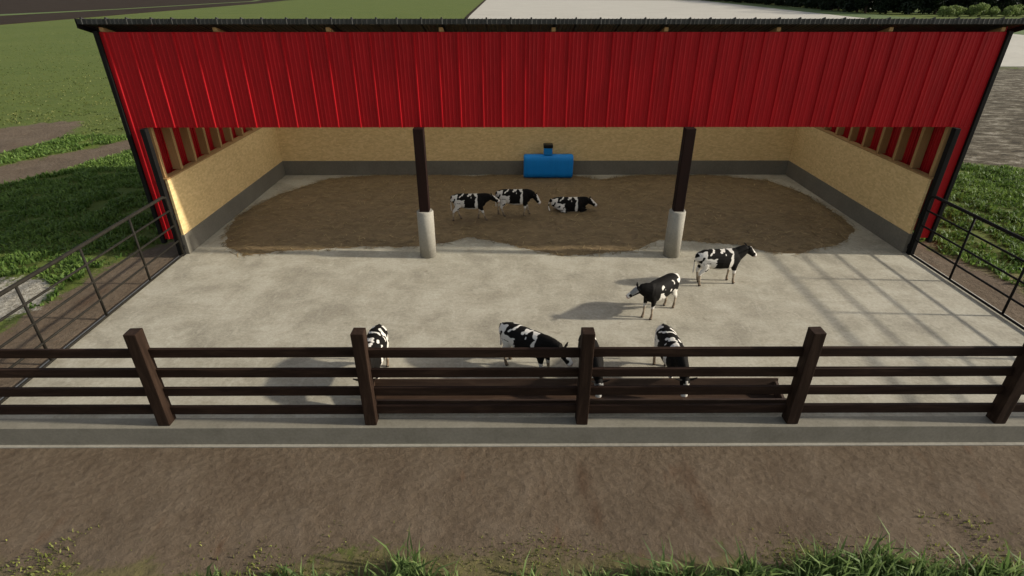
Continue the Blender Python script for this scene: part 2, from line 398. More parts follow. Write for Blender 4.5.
MUD = [(-12.53, 22.55), (-13.2, 23.9), (-13.7, 26.13), (-13.38, 27.73), (-12.77, 29.68), (-10.86, 32.5), (-8.29, 33.2), (-5.61, 33.25), (-3.35, 33.2), (-2.33, 32.95), (-1.12, 33.22), (1.87, 33.25), (3.84, 33.2), (5.39, 32.22), (7.86, 33.2), (10.6, 33.25), (12.44, 33.2), (15.39, 32.0), (16.35, 29.95), (16.6, 26.33), (16.3, 24.34), (14.79, 22.7), (12.07, 21.64), (11.22, 21.9), (10.08, 22.71), (8.17, 23.11), (6.94, 23.28), (5.31, 21.97), (3.9, 21.75), (2.22, 21.46), (1.3, 21.98), (0.09, 22.63), (-0.91, 23.19), (-2.03, 23.54), (-2.89, 22.97), (-4.09, 22.53), (-6.83, 22.48), (-8.44, 22.22), (-9.78, 22.06), (-11.38, 21.6)]
def bedding():
    # heaped a little towards the middle, thinning out to nothing at its ragged edge
    xs = np.arange(-14, 17, .1); ys = np.arange(21.2, 33.4, .1)
    bx, by = np.meshgrid(xs, ys); bx, by = bx.ravel(), by.ravel()
    wob = np.array([noise.noise(Vector((a*1.3, b*1.3, 5)))*.10 + noise.noise(Vector((a*4.5, b*4.5, 8)))*.10 for a, b in zip(bx, by)])
    sd = poly_sd(bx, by, MUD) + wob
    h = np.array([noise.noise(Vector((a*.9, b*.9, 1)))*.02 + noise.noise(Vector((a*3, b*3, 2)))*.012 for a, b in zip(bx, by)])
    z = np.where(sd > -.1, .006 + np.clip(sd*.09, -.02, .055) + h*np.clip(sd*1.6, 0, 1), -.03)
    n = len(xs); q = (np.arange(len(ys)-1)[:, None]*n + np.arange(n-1)[None, :]).ravel()
    f = np.stack([q, q+1, q+n+1, q+n], 1)
    f = f[(sd[f] > -.1).any(1)]
    used = np.unique(f); mp = -np.ones(len(bx), int); mp[used] = np.arange(len(used))
    me = np_mesh('bedding', np.stack([bx, by, z], 1)[used], mp[f].ravel(), np.full(len(f), 4), M['mud'])
    for p in me.polygons: p.use_smooth = True
    o = bpy.data.objects.new('bedding', me); COL.objects.link(o); tag(o, kind='structure')
bedding()
def straw():
    n = 15000
    x, y = rng.uniform(-14, 17, n), rng.uniform(21.3, 33.2, n)
    sd = poly_sd(x, y, MUD); e = rng.uniform(0, 1, n)
    k = (sd > -.25) & ((e < .45) | (sd < .35))
    x, y = x[k], y[k]; sd = sd[k]; n = len(x)
    a = rng.uniform(0, 6.283, n); L = rng.uniform(.05, .2, n); w = rng.uniform(.007, .018, n)
    z = .03 + np.clip(sd*.09, -.022, .055) + rng.uniform(0, .02, n)
    c = np.stack([x, y, z], 1); d = np.stack([np.cos(a), np.sin(a), rng.uniform(-.12, .12, n)], 1)*L[:, None]; q = np.stack([-np.sin(a), np.cos(a), 0*a], 1)*w[:, None]
    v = np.stack([c-d-q, c+d-q, c+d+q, c-d+q], 1).reshape(-1, 3)
    me = np_mesh('straw', v, np.arange(n*4), np.full(n, 4), M['straw'], np.repeat(np.clip(rng.normal(.45, .3, n), 0, 1), 4))
    o = bpy.data.objects.new('straw', me); COL.objects.link(o)
    tag(o, 'loose tan straw strewn over the brown bedding', 'straw', kind='stuff')
straw()

# ------------------------------------------------------------------ barn
barn = tag(empty('cattle_barn', (1.6, 27.5, 0)), 'open-fronted red corrugated cattle barn with grey roof and tan board lining', 'barn')
FL, FR, ZB, ZT = -14.675, 17.87, 5.34, 8.69
def profile(x0, x1, big=.05, small=.014):
    """list of (x, depth) of a ribbed sheet: tall seams with low ribs between"""
    out = [(x0, 0)]; x = x0+.12; k = 0
    while x < x1-.16:
        out += [(x, 0), (x+.018, big), (x+.062, big), (x+.08, 0)]
        p = .72 if k % 2 else .86
        n = 4
        for i in range(n):
            c = x+.08 + (p-.08)*(i+.7)/(n+.4)
            if c+.05 < x1: out += [(c-.035, 0), (c-.015, small), (c+.015, small), (c+.035, 0)]
        x += p; k += 1
    out = [q for q in out if q[0] < x1] + [(x1, 0)]
    return out
def ribbed(name, prof, place, z0, z1, m, parent, thick=.02, skin=False):
    """place(u, d, w) -> world point: u along the sheet, d outwards, w in 0..1 from bottom to top"""
    mb = MB(); bm = mb.bm
    fr = [[bm.verts.new(place(u, d, w)) for u, d in prof] for w in (0, 1)]
    bk = [[bm.verts.new(place(u, d-thick, w)) for u, d in prof] for w in (0, 1)]
    n = len(prof)
    for i in range(n-1):
        bm.faces.new((fr[0][i], fr[0][i+1], fr[1][i+1], fr[1][i]))
        if skin: continue
        bm.faces.new((bk[0][i+1], bk[0][i], bk[1][i], bk[1][i+1]))
        bm.faces.new((fr[0][i+1], fr[0][i], bk[0][i], bk[0][i+1]))
        bm.faces.new((fr[1][i], fr[1][i+1], bk[1][i+1], bk[1][i]))
    if skin: bmesh.ops.delete(bm, geom=[v for r in bk for v in r], context='VERTS')
    else:
      for i in (0, n-1): bm.faces.new((fr[0][i], fr[1][i], bk[1][i], bk[0][i]))
    return mb.build(name, m, parent)
ribbed('front_panel', profile(FL, FR), lambda u, d, w: (u, YF-d, ZB + w*(ZT-ZB)), ZB, ZT, M['red'], barn)
ribbed('corner_panel', profile(FL, FL+.56), lambda u, d, w: (u, YF-d, .68 + w*(ZB-.003-.68)), .7, ZB, M['red'], barn)
ribbed('corner_panel', [(FR-.56, 0), (FR-.44, 0), (FR-.42, .05), (FR-.37, .05), (FR-.35, 0), (FR, 0)], lambda u, d, w: (u, YF-d, .68 + w*(ZB-.003-.68)), .7, ZB, M['red'], barn)
ZR0, SL = 8.93, .285                          # roof underside at the front, fall per metre to the back
def roof_z(y): return ZR0 - SL*(y-YF)
for s, xw in ((-1, FL+.02), (1, FR-.02)):
    ribbed('side_wall', profile(YF+.03, 33.75), lambda u, d, w: (xw + s*d, u, .68 + w*(roof_z(u)-.06-.68)), .7, 0, M['red'], barn)
ribbed('back_wall', profile(FL, FR), lambda u, d, w: (u, 33.78+d, .68 + w*(3.9-.68)), .7, 0, M['red'], barn)  # upper part left open, out of view, to let more light inside
for x0, x1 in ((FL-.17, FL-.012), (FR+.012, FR+.17)):
    MB().box(x0, x1, YF-.09, YF+.12, .5, 8.72, .012).build('corner_trim', M['black_metal'], barn)
# concrete plinth, board lining with capping, studs
for x0, x1 in ((XL-.32, XL), (XR, XR+.32)):
    MB().box(x0, x1, YF-.06, 33.27, .004, .872, .015).build('concrete_base', M['base'], barn)
MB().box(XL-.32, XR+.32, 33.274, 33.6, .004, .874, .015).build('concrete_base', M['base'], barn)
for s, x0, x1 in ((-1, XL-.13, XL-.03), (1, XR+.03, XR+.13)):
    p = MB().box(x0, x1, YF-.03, 33.29, .876, 3.25).build('board_lining', M['osb'], barn)
    MB().box(min(x0, x1-.34 if s < 0 else x0), max(x1, x0+.34 if s > 0 else x1), YF-.035, 33.29, 3.253, 3.31, .008).build('capping', M['stud'], p)
p = MB().box(XL-.03, XR+.03, 33.30, 33.38, .878, 3.25).build('board_lining', M['osb'], barn)
MB().box(XL-.1, XR+.1, 33.296, 33.62, 3.253, 3.31, .008).build('capping', M['stud'], p)
for i in range(10):
    y = YF + .12 + i*1.23
    for x0, x1 in ((XL-.52, XL-.17), (XR+.17, XR+.52)):
        MB().box(x0, x1, y, y+.17, 3.313, roof_z(y+.22)-.26, .008).build('stud', M['stud'], barn)
for i in range(20):
    x = -13.2 + i*1.57
    MB().box(x, x+.2, 33.4, 33.72, 3.313, roof_z(33.72)-.26, .008).build('stud', M['stud'], barn)
for x in (XL-.24, XR+.24):
    MB().box(x-.1, x+.1, YF-.30, YF-.07, .0, 5.33, .01).build('end_post', M['black_metal'], barn)
MB().box(XL-.3, XR+.3, YF+.06, YF+.36, 5.38, 5.75, .01).build('lintel', M['black_metal'], barn)
for x in (-3.5, 6.91):
    po = MB().box(x-.2, x+.2, YF-.42, YF-.04, 1.5, 5.36, .02).build('post', M['brown_steel'], barn)
    b = MB(); b.tube([(x, YF-.23, .003), (x, YF-.23, 1.98), (x, YF-.23, 2.03)], [.345, .34, .31], 28)
    sl = b.build('concrete_sleeve', M['sleeve'], po)
    for q in sl.data.polygons: q.use_smooth = len(q.vertices) == 4
# roof sheet with its ribs running down the slope
RX0, RX1, RY0, RY1 = -15.2, 18.45, YF-.19, 34.5
rp = profile(RX0, RX1, .06, .02)
RYA = YF + 2.6                                # grey sheet over the eave, unseen pale sheets added between grey strips behind it to brighten the interior
rf = ribbed('roof', rp, lambda u, d, w: (u, RY0 + w*(RYA-RY0), roof_z(RY0 + w*(RYA-RY0)) + .13 + d), 0, 0, M['roof'], barn, .13)
nb = 12; bw = (RX1-RX0)/nb
for i in range(nb):
    u0, u1 = RX0+i*bw, RX0+(i+1)*bw; um = u0+bw*.14
    sheetp = lambda u, d, w: (u, RYA+.002 + w*(RY1-RYA), roof_z(RYA + w*(RY1-RYA)) + .11 + d)
    ribbed('roof_sheet', profile(u0, um, .05, .015), sheetp, 0, 0, M['roof'], rf, .03)
    ribbed('added_daylight_sheet', profile(um+.002, u1-.002, .05, .015), sheetp, 0, 0, M['added_daylight'], rf, .03, True)  # invented translucent panel, lets sun and sky brighten the barn inside
ribbed('eave_flashing', profile(RX0, RX1, .02, .008), lambda u, d, w: (u, RY0-.012-d, roof_z(RY0)-.03 + w*.17), 0, 0, M['roof'], rf, .01)
for xa in (RX0-.05, RX1+.004):
    MB().hexa([(xa, RY0-.02, roof_z(RY0)-.16), (xa+.046, RY0-.02, roof_z(RY0)-.16), (xa+.046, RY1, roof_z(RY1)-.16), (xa, RY1, roof_z(RY1)-.16),
               (xa, RY0-.02, roof_z(RY0)+.15), (xa+.046, RY0-.02, roof_z(RY0)+.15), (xa+.046, RY1, roof_z(RY1)+.15), (xa, RY1, roof_z(RY1)+.15)]).build('verge_board', M['black_metal'], rf)
for i in range(9):
    x = -14.53 + i*4.025
    y0, y1 = YF-.05, 33.7
    MB().hexa([(x-.07, y0, roof_z(y0)-.23), (x+.07, y0, roof_z(y0)-.23), (x+.07, y1, roof_z(y1)-.24), (x-.07, y1, roof_z(y1)-.24),
               (x-.07, y0, roof_z(y0)-.10), (x+.07, y0, roof_z(y0)-.10), (x+.07, y1, roof_z(y1)-.004), (x-.07, y1, roof_z(y1)-.004)]).build('rafter', M['stud'], rf)

# ------------------------------------------------------------------ blue drinker by the back wall
dr = tag(empty('water_drinker', (2.29, 32.6, .05)), 'blue plastic cattle drinker with black capped neck by the back wall', 'drinker')
b = MB(); ring = []
for cy, cz, a0 in ((32.92-.30, 1.46-.34, 0), (32.24+.30, 1.46-.34, 90), (32.24+.30, .06+.34, 180), (32.92-.30, .06+.34, 270)):
    for i in range(9):
        a = R(a0 + i*11.25); ring.append((cy + .30*math.cos(a), cz + .34*math.sin(a)))
caps = []
for x, k in ((.82, .9), (.86, .97), (.93, 1.), (3.64, 1.), (3.71, .97), (3.75, .9)):
    caps.append([b.bm.verts.new((x, 32.58 + (y-32.58)*k, .76 + (z-.76)*k)) for y, z in ring])
for q, w_ in zip(caps, caps[1:]):
    for t in range(len(ring)): b.bm.faces.new((q[t], q[(t+1) % len(ring)], w_[(t+1) % len(ring)], w_[t]))
b.bm.faces.new(caps[0][::-1]); b.bm.faces.new(caps[-1])
o = b.build('tank', M['blue'], dr)
for q in o.data.polygons: q.use_smooth = len(q.vertices) == 4
MB().box(2.0, 2.5, 32.36, 32.80, 1.44, 1.86, .05).build('neck', M['blue'], dr)
MB().box(1.97, 2.53, 32.33, 32.83, 1.863, 2.06, .04).build('cap', M['black_plastic'], dr)

# ------------------------------------------------------------------ tubular side gates
def gate(x, s, label):
    gt = tag(empty('pen_gate', (x, 16.4, .03)), label, 'gate', None)
    y0, y1 = 11.25, 21.52
    zs = (.07, .72, 1.40, 2.05, 2.68)
    r = .062
    c = .22
    fr = [(x, y1, .07), (x, y1, 2.68-c), (x, y1-.06, 2.68-.07), (x, y1-c, 2.68), (x, y0+c, 2.68), (x, y0+.06, 2.61), (x, y0, 2.68-c), (x, y0, .07)]
    fo = MB().tube(fr, [r]*8, 12).build('gate_frame', M['gate_steel'] if s < 0 else M['black_metal'], gt)
    for q in fo.data.polygons: q.use_smooth = len(q.vertices) == 4
    mt = M['gate_steel'] if s < 0 else M['black_metal']
    for z in zs[:4]:
        MB().tube([(x, y0, z), (x, y1, z)], (.038 if z > .1 else .045), 10).build('rail', mt, gt, True)
    for y in (19.08, 16.45, 13.82):
        MB().tube([(x, y, .07), (x, y, 2.68)], .042, 10).build('upright', mt, gt, True)
    for z in (.35, 1.72):
        MB().box(x-.09, x+.09, y1+.03, y1+.16, z-.1, z+.1, .02).build('hinge', M['black_metal'], gt)
gate(XL-.17, -1, 'grey-brown tubular steel gate closing the left side of the pen')
gate(XR+.16, 1, 'black tubular steel gate closing the right side of the pen')

# ------------------------------------------------------------------ front fence and feed trough
fen = tag(empty('wooden_fence', (1.6, 11.2, 0)), 'dark brown four-rail timber fence along the front kerb', 'fence')
PX = [-14.35, -9.02, -3.64, 1.87, 7.37, 12.82, 17.45]
for i, x in enumerate(PX):
    b = MB().box(x-.15, x+.15, 11.01, 11.33, .008, 2.83, .02, .006)
    b.build('fence_post', M['post'], fen)
for z0, z1 in ((2.01, 2.26), (1.41, 1.66), (.815, 1.065), (.215, .47)):
    for a, c in zip(PX, PX[1:]):
        dz, dy = random.uniform(-.012, .012), random.uniform(-.006, .006)
        MB().box(a+.151, c-.151, 11.22+dy, 11.31+dy, z0+dz, z1+dz, .01, .007).build('rail', M['rail'], fen)
tr = tag(empty('feed_trough', (1.75, 11.9, 0)), 'long dark wooden feed trough behind the middle of the front fence', 'trough')
ta, tb = -3.8, 7.36
def plank(p, name='plank'): return MB().hexa(p).build(name, M['trough'], tr)
def slab_between(y0, z0, y1, z1, th, name, x0=ta, x1=tb):   # long board whose cross-section runs from (y0,z0) up to (y1,z1)
    d = Vector((y1-y0, z1-z0)).normalized(); n = Vector((d.y, -d.x))*th
    return plank([(x0, y0, z0), (x1, y0, z0), (x1, y0+n.x, z0+n.y), (x0, y0+n.x, z0+n.y),
                  (x0, y1, z1), (x1, y1, z1), (x1, y1+n.x, z1+n.y), (x0, y1+n.x, z1+n.y)], name)
slab_between(11.54, .10, 11.50, .42, .06, 'front_board')
slab_between(12.02, .10, 12.15, .62, .06, 'back_board')
MB().box(ta+.004, tb-.004, 11.605, 12.015, .10, .17).build('bottom_board', M['trough'], tr)
for x in (ta+.02, tb-.09):
    plank([(x, 11.61, .173), (x+.07, 11.61, .173), (x+.07, 12.01, .173), (x, 12.01, .173), (x, 11.575, .40), (x+.07, 11.575, .40), (x+.07, 12.125, .56), (x, 12.125, .56)], 'end_board')
for x in (-2.6, 1.1, 2.6, 6.0):
    MB().box(x-.09, x+.09, 11.5, 12.0, .006, .097).build('skid', M['trough'], tr)

# ------------------------------------------------------------------ cows
def loft(bm, pts, secs, n=14):
    """pts: centres; secs: (half width, half height); rings turned square to the path"""
    pts = [Vector(p) for p in pts]; rings = []
    for i, p in enumerate(pts):
        d = (pts[min(i+1, len(pts)-1)] - pts[max(i-1, 0)]).normalized()
        ref = Vector((0, 1, 0)) if abs(d.y) < .85 else Vector((1, 0, 0))
        up = d.cross(ref).normalized(); side = up.cross(d).normalized()
        w, h = secs[i] if isinstance(secs[i], tuple) else (secs[i], secs[i])
        rings.append([bm.verts.new(p + side*math.cos(t*2*math.pi/n)*w + up*math.sin(t*2*math.pi/n)*h) for t in range(n)])
    for q, w in zip(rings, rings[1:]):
        for t in range(n): bm.faces.new((q[t], q[(t+1) % n], w[(t+1) % n], w[t]))
    for ring, e, sgn in ((rings[0], 0, -1), (rings[-1], -1, 1)):
        s = secs[e]; s = min(s) if isinstance(s, tuple) else s
        d = (pts[e] - pts[1 if e == 0 else -2]).normalized()
        tip = bm.verts.new(pts[e] + d*s*.45)
        for t in range(n): bm.faces.new((ring[t], ring[(t+1) % n], tip))
def cow_mesh(name, poll, muzzle, legs, variant=0, drop=0., seed=0):
    """faces +x, hooves on z=0. legs: per leg list of joints ((x,y,z), radius) from the body to the hoof; poll, muzzle: head points"""
    bm = bmesh.new()
    T = [(-.88, 1.27, .13, .13), (-.81, 1.21, .215, .22), (-.68, 1.15, .275, .295), (-.5, 1.105, .30, .345), (-.25, 1.05, .325, .385), (.02, 1.01, .345, .415),
         (.28, 1.01, .335, .415), (.48, 1.04, .295, .40), (.64, 1.06, .25, .36), (.76, 1.07, .19, .29), (.84, 1.08, .12, .18)]
    T = [(x, z-drop, w, h) for x, z, w, h in T]
    loft(bm, [(x, 0, z) for x, z, w, h in T], [(w, h) for x, z, w, h in T], 20)
    pl, mz = Vector(poll), Vector(muzzle)
    n0 = Vector((.42, 0, 1.12-drop)); n1 = Vector((.70, 0, 1.16-drop))
    n2 = n1.lerp(pl, .5) + Vector((0, 0, .02))
    neck = [n0, n1, n2, pl - (mz-pl).normalized()*.02]
    loft(bm, neck, [(.22, .32), (.20, .30), (.16, .245), (.125, .165)], 16)
    hd = (mz-pl)
    hdn = hd.normalized()
    side = Vector((0, 0, 1)).cross(hdn)
    side = side.normalized() if side.length > .1 else Vector((0, 1, 0))
    upv = hdn.cross(side).normalized()
    if upv.z < 0 and abs(hdn.z) < .9: upv = -upv
    H = [(-.08, .08, .09), (.04, .125, .145), (.22, .135, .148), (.40, .118, .132), (.62, .092, .112), (.82, .09, .10), (.95, .092, .082), (1.0, .07, .05)]
    loft(bm, [pl + hd*t for t, w, h in H], [(w, h) for t, w, h in H], 16)
    for s in (1, -1):                         # ears, eyes
        e0 = pl + hd*.05 + side*s*.09 + upv*.05
        e1 = e0 + side*s*.10 + upv*.03 - hdn*.03; e2 = e1 + side*s*.11 + upv*.02 - hdn*.04
        loft(bm, [e0, e1, e2], [(.03, .025), (.05, .022), (.022, .017)], 8)
        c = pl + hd*.27 + side*s*.118 + upv*.045
        loft(bm, [c - hdn*.022, c, c + hdn*.022], [.012, .024, .012], 8)
    for lg in legs: loft(bm, [p for p, r in lg], [r for p, r in lg], 12)
    if drop < .3:
        loft(bm, [(-.52, 0, .80), (-.36, 0, .745), (-.2, 0, .77)], [(.09, .07), (.12, .085), (.07, .06)], 12)   # udder
        tail = [(-.84, 0, 1.34), (-.94, .0, 1.27), (-.965, .012, 1.0), (-.955, .02, .76), (-.95, .02, .60), (-.945, .02, .50)]
        loft(bm, tail, [.035, .03, .024, .022, .036, .02], 8)
    else:
        tail = [(-.93, 0, 1.35-drop), (-1.01, .02, 1.2-drop), (-1.06, -.08, .25), (-1.0, -.2, .08)]
        loft(bm, tail, [.045, .034, .03, .035], 8)
    bmesh.ops.recalc_face_normals(bm, faces=bm.faces[:])
    me = bpy.data.meshes.new('raw'); bm.to_mesh(me); bm.free()
    ob = bpy.data.objects.new('raw', me); COL.objects.link(ob)
    rm = ob.modifiers.new('r', 'REMESH'); rm.mode = 'VOXEL'; rm.voxel_size = .0165
    sm = ob.modifiers.new('s', 'SMOOTH'); sm.factor = .5; sm.iterations = 3
    dg = bpy.context.evaluated_depsgraph_get()
    out = bpy.data.meshes.new_from_object(ob.evaluated_get(dg)); out.name = name
    bpy.data.objects.remove(ob)
    co = np.empty(len(out.vertices)*3, np.float32); out.vertices.foreach_get('co', co); co = co.reshape(-1, 3)
    cols = np.empty((len(co), 4), np.float32); cols[:, 3] = 1
    BLACK, WHITE, TAN, HOOF, PINK = (.008, .007, .006), (.66, .62, .55), (.34, .275, .20), (.035, .026, .018), (.45, .33, .27)
    chains = []
    for lg in legs: chains.append([np.array(p) for p, r in lg])
    a, hv, sv, uv = np.array(pl), np.array(hd), np.array(side), np.array(upv)
    hl2 = hv @ hv
    off = Vector((seed*7.3, seed*3.1, seed))
    for i, c in enumerate(co):
        x, y, z = c; z0 = z + drop
        t = ((c-a) @ hv)/hl2; lat = abs((c-a) @ sv); ru = (c-a) @ uv
        perp = np.linalg.norm(c - a - hv*t)
        if t > -.05 and t < 1.15 and perp < .25 and (x > .62 or drop):
            blaze = .075 + .03*noise.noise(Vector((t*5, seed, 2)))
            if t > .80: k = WHITE if ru > -.02 and t < .93 else PINK
            elif ru > -.01 and lat < (blaze if t > .2 else .035) and t > .05: k = WHITE
            elif abs(t-.27) < .045 and lat > .1: k = BLACK
            else: k = BLACK
            if variant == 1 and .1 < t < .62 and ru > -.02: k = (.25, .25, .24)
            if t > .93 and ru < .0: k = PINK
        elif z < .055 and drop < .3: k = HOOF
        else:
            n = noise.noise(Vector((x*4.4, y*3.2, z0*4.4)) + off)*.75 + noise.noise(Vector((x*8.5, y*6.5, z0*8.5)) + off)*.35
            low = z0 < .70 + .03*n and (z < .6 or drop)
            if low:
                k = WHITE if z0 > .46 or drop else TAN
                if x > .2 and z0 > .57 + .1*n: k = BLACK
                if z0 < .25 and not drop: k = (.19, .14, .095)
            elif z0 < .73 and abs(x) < .45: k = WHITE                    # belly
            elif variant == 1:
                k = BLACK
                if n > .33 and x < .35: k = WHITE
                if x < -.72 and z0 > 1.28: k = WHITE
                if x < -.45 and z0 < .88: k = WHITE
                if abs(x-.34) < .07 and z0 < 1.05: k = WHITE
            elif x > .44 + .04*n: k = BLACK
            elif x > .31 + .06*n + .12*max(0, z0-1.15)/.2: k = WHITE if z0 < 1.34 + .15*n else BLACK
            elif x > -.22 + .16*n:
                k = WHITE if n > .52 - .42*min(1, max(0, (z0-1.12)/.22)) else BLACK
            else:
                n3 = noise.noise(Vector((x*6.6, y*5.2, z0*5.4)) + off*1.7)*.8 + noise.noise(Vector((x*10, y*8, z0*10)) + off)*.3
                k = BLACK if n3 > -.03 + (0 if z0 > .98 else .34) else WHITE
        cols[i, :3] = k
    at = out.attributes.new('coat', 'FLOAT_COLOR', 'POINT'); at.data.foreach_set('color', cols.ravel())
    out.materials.clear(); out.materials.append(M['hide'])
    for p in out.polygons: p.use_smooth = True
    return out
def legs_standing(fr=0, fl=0, hr=0, hl=0):
    L = []
    for s, o in ((1, fl), (-1, fr)):
        L.append([((.60, s*.13, 1.02), (.12, .20)), ((.57, s*.165, .80), (.095, .15)), ((.60+o*.3, s*.165, .60), (.062, .082)), ((.625+o*.5, s*.155, .42), (.047, .054)),
                  ((.625+o*.75, s*.15, .25), (.033, .036)), ((.63+o*.95, s*.15, .12), (.04, .043)), ((.66+o, s*.15, .05), (.046, .056)), ((.67+o, s*.15, .012), (.05, .064))])
    for s, o in ((1, hl), (-1, hr)):
        L.append([((-.62, s*.12, 1.12), (.15, .25)), ((-.57, s*.17, .88), (.12, .21)), ((-.60+o*.15, s*.18, .70), (.08, .13)), ((-.74+o*.4, s*.17, .53), (.048, .068)),
                  ((-.725+o*.6, s*.165, .38), (.036, .045)), ((-.69+o*.85, s*.16, .13), (.042, .045)), ((-.655+o, s*.16, .05), (.046, .058)), ((-.645+o, s*.16, .012), (.05, .066))])
    return L
def head_at(px, pz, ang_down, yaw=0., ln=.54, piv=.70):
    """poll at (px, pz); head points forward, tipped down by ang_down, whole neck swung by yaw about the withers"""
    def rot(x, y): return (piv + (x-piv)*math.cos(yaw) - y*math.sin(yaw), (x-piv)*math.sin(yaw) + y*math.cos(yaw))
    mx = px + ln*math.cos(ang_down); mzz = pz - ln*math.sin(ang_down)
    p, m = rot(px, 0), rot(mx, 0)
    return (p[0], p[1], pz), (m[0], m[1], mzz)
G = 'black and white dairy heifers in the pen'
def cow(mesh, x, y, heading, scale, label, z=.0):
    o = bpy.data.objects.new('cow', mesh); COL.objects.link(o)
    o.location = (x, y, z); o.rotation_euler[2] = R(heading); o.scale = (scale,)*3
    return tag(o, label, 'cow', G)
pA = head_at(1.06, 1.40, R(40)); mA = cow_mesh('cow_standing', *pA, legs_standing(.03, -.08, -.04, .06), 0, seed=1)
pB = head_at(1.06, 1.24, R(40), R(-40)); mB = cow_mesh('cow_turned', *pB, legs_standing(.06, -.04, .05, -.05), 1, seed=2)
pE = head_at(1.17, .91, R(76)); mE = cow_mesh('cow_eating', *pE, legs_standing(.05, -.03, -.05, .04), 0, seed=1)
mE3 = cow_mesh('cow_feeding', *head_at(1.17, .97, R(76)), legs_standing(-.05, .03, .05, -.04), 1, seed=5)
pE2 = head_at(1.14, 1.18, R(50)); mE2 = cow_mesh('cow_reaching', *pE2, legs_standing(-.04, .06, .05, -.05), 0, seed=1)
pW = head_at(1.12, 1.25, R(30)); mW = cow_mesh('cow_walking', *pW, legs_standing(.22, -.2, -.2, .2), 0, seed=1)
pW2 = head_at(1.08, 1.16, R(52), R(-25)); mW2 = cow_mesh('cow_bowed', *pW2, legs_standing(-.12, .16, .16, -.16), 0, seed=1)
dl = .69
lie = []
for s in (1, -1):
    lie.append([((.55, s*.14, .40), (.13, .18)), ((.62, s*.2, .20), (.1, .12)), ((.92, s*.19, .09), (.06, .07)), ((.72, s*.25, .055), (.045, .05)), ((.58, s*.27, .05), (.05, .05))])
    lie.append([((-.6, s*.14, .42), (.17, .23)), ((-.42, s*.26, .28), (.15, .19)), ((-.12, s*.33, .12), (.085, .10)), ((-.42, s*.37, .07), (.055, .06)), ((-.15, s*.40, .05), (.048, .05))])
pL = ((1.02, 0, .58), (1.45, -.16, .30)); mL = cow_mesh('cow_lying', *pL, lie, 0, drop=dl, seed=1)
cow(mA, 7.93, 18.97, 8, 1.0, 'cow standing right of the others on the open concrete, head up facing right')
cow(mB, 5.20, 16.74, -140.6, .95, 'mostly black cow on the open concrete facing left with grey face')
cow(mW, -1.98, 25.62, 1, .93, 'leftmost cow on the brown bedding, standing behind another cow\'s tail', .045)
cow(mW2, .2, 26.2, 1, .95, 'standing cow nearest the lying cow on the brown bedding, head lowered', .045)
cow(mL, 3.0, 26.9, 1, .98, 'cow lying down on the brown bedding below the blue drinker', .03)
cow(mE, -3.86, 12.98, -90, 1.0, 'cow eating at the left end of the trough, beside a fence post')
cow(mE2, .48, 13.42, -35, 1.0, 'cow standing slantwise at the trough with its side to the fence')
cow(mE3, 2.27, 12.82, -86, .92, 'cow half hidden behind the middle fence post, head in the trough')
cow(mE, 4.57, 12.97, -86, 1.0, 'rightmost of the cows feeding at the trough, white patch on its back')

# ------------------------------------------------------------------ grass
def blades(name, px, py, h, w, lean, tint, m, z=None, droop=.35):
    n = len(px); a = rng.uniform(0, 2*np.pi, n); b = rng.uniform(0, 2*np.pi, n)
    ux, uy = np.cos(a), np.sin(a); lx, ly = np.cos(b)*lean, np.sin(b)*lean
    z0 = ground_z(px, py)-.03 if z is None else z
    base = np.stack([px, py, z0], 1); u = np.stack([ux, uy, 0*ux], 1)*(w/2)[:, None]
    mid = base + np.stack([lx*h*.4, ly*h*.4, h*.6], 1); tip = base + np.stack([lx*h, ly*h, h*(1-droop*lean)], 1)
    v = np.stack([base-u, base+u, mid+u*.75, mid-u*.75, tip], 1).reshape(-1, 3)
    k = np.arange(n)[:, None]*5
    f = np.concatenate([k+0, k+1, k+2, k+3, k+3, k+2, k+4], 1).ravel()
    sz = np.tile([4, 3], n)
    me = np_mesh(name, v, f, sz, m, np.repeat(tint, 5))
    o = bpy.data.objects.new(name, me); COL.objects.link(o)
    return tag(o, kind='stuff')
def vnoise(x, y, s, o=0.):
    return np.array([noise.noise(Vector((a*s, b*s, o))) for a, b in zip(x, y)])
def scatter(x0, x1, y0, y1, dens):
    n = int((x1-x0)*(y1-y0)*dens); return rng.uniform(x0, x1, n), rng.uniform(y0, y1, n)
def grass_zone(name, x0, x1, y0, y1, dens, hgt, wid, label, m='blade', far=0):
    x, y = scatter(x0, x1, y0, y1, dens)
    if far:
        k = rng.uniform(0, 1, len(x)) < np.minimum(1, (far/np.hypot(x, y))**2.5); x, y = x[k], y[k]
    d, p, ye = zones(x, y)
    nn = vnoise(x, y, .9, 4)
    keep = (d + nn*.5 < .42) & (p + nn*.5 < .42) & ~((x > -15.1) & (x < 18.3) & (y > 10.4) & (y < 34.5))
    x, y, nn = x[keep], y[keep], nn[keep]
    n2 = vnoise(x, y, .35, 7)
    keep = (nn + .6*n2 + rng.uniform(-.25, .25, len(x))) > -.28
    x, y, nn, n2 = x[keep], y[keep], nn[keep], n2[keep]
    h = hgt*(.75 + .9*np.clip(nn+.3, 0, 1))*rng.uniform(.6, 1.25, len(x))
    t = np.clip(.42 + .35*n2 + rng.normal(0, .2, len(x)), 0, 1)
    return tag(blades(name, x, y, h, wid*rng.uniform(.7, 1.4, len(x)), rng.uniform(.2, 1.05, len(x)), t, M[m]), label, 'grass', kind='stuff')
grass_zone('grass', -37, -15, 11, 44, 120, .27, .09, 'rough green grass growing left of the barn and gate')
grass_zone('grass', 18, 34, 11, 38, 130, .27, .085, 'rough green grass growing right of the barn and gate')
grass_zone('lawn_grass', -150, -28, 36, 170, 9, .14, .13, 'short lighter grass on the wide field left of the barn', 'lawn', 60)
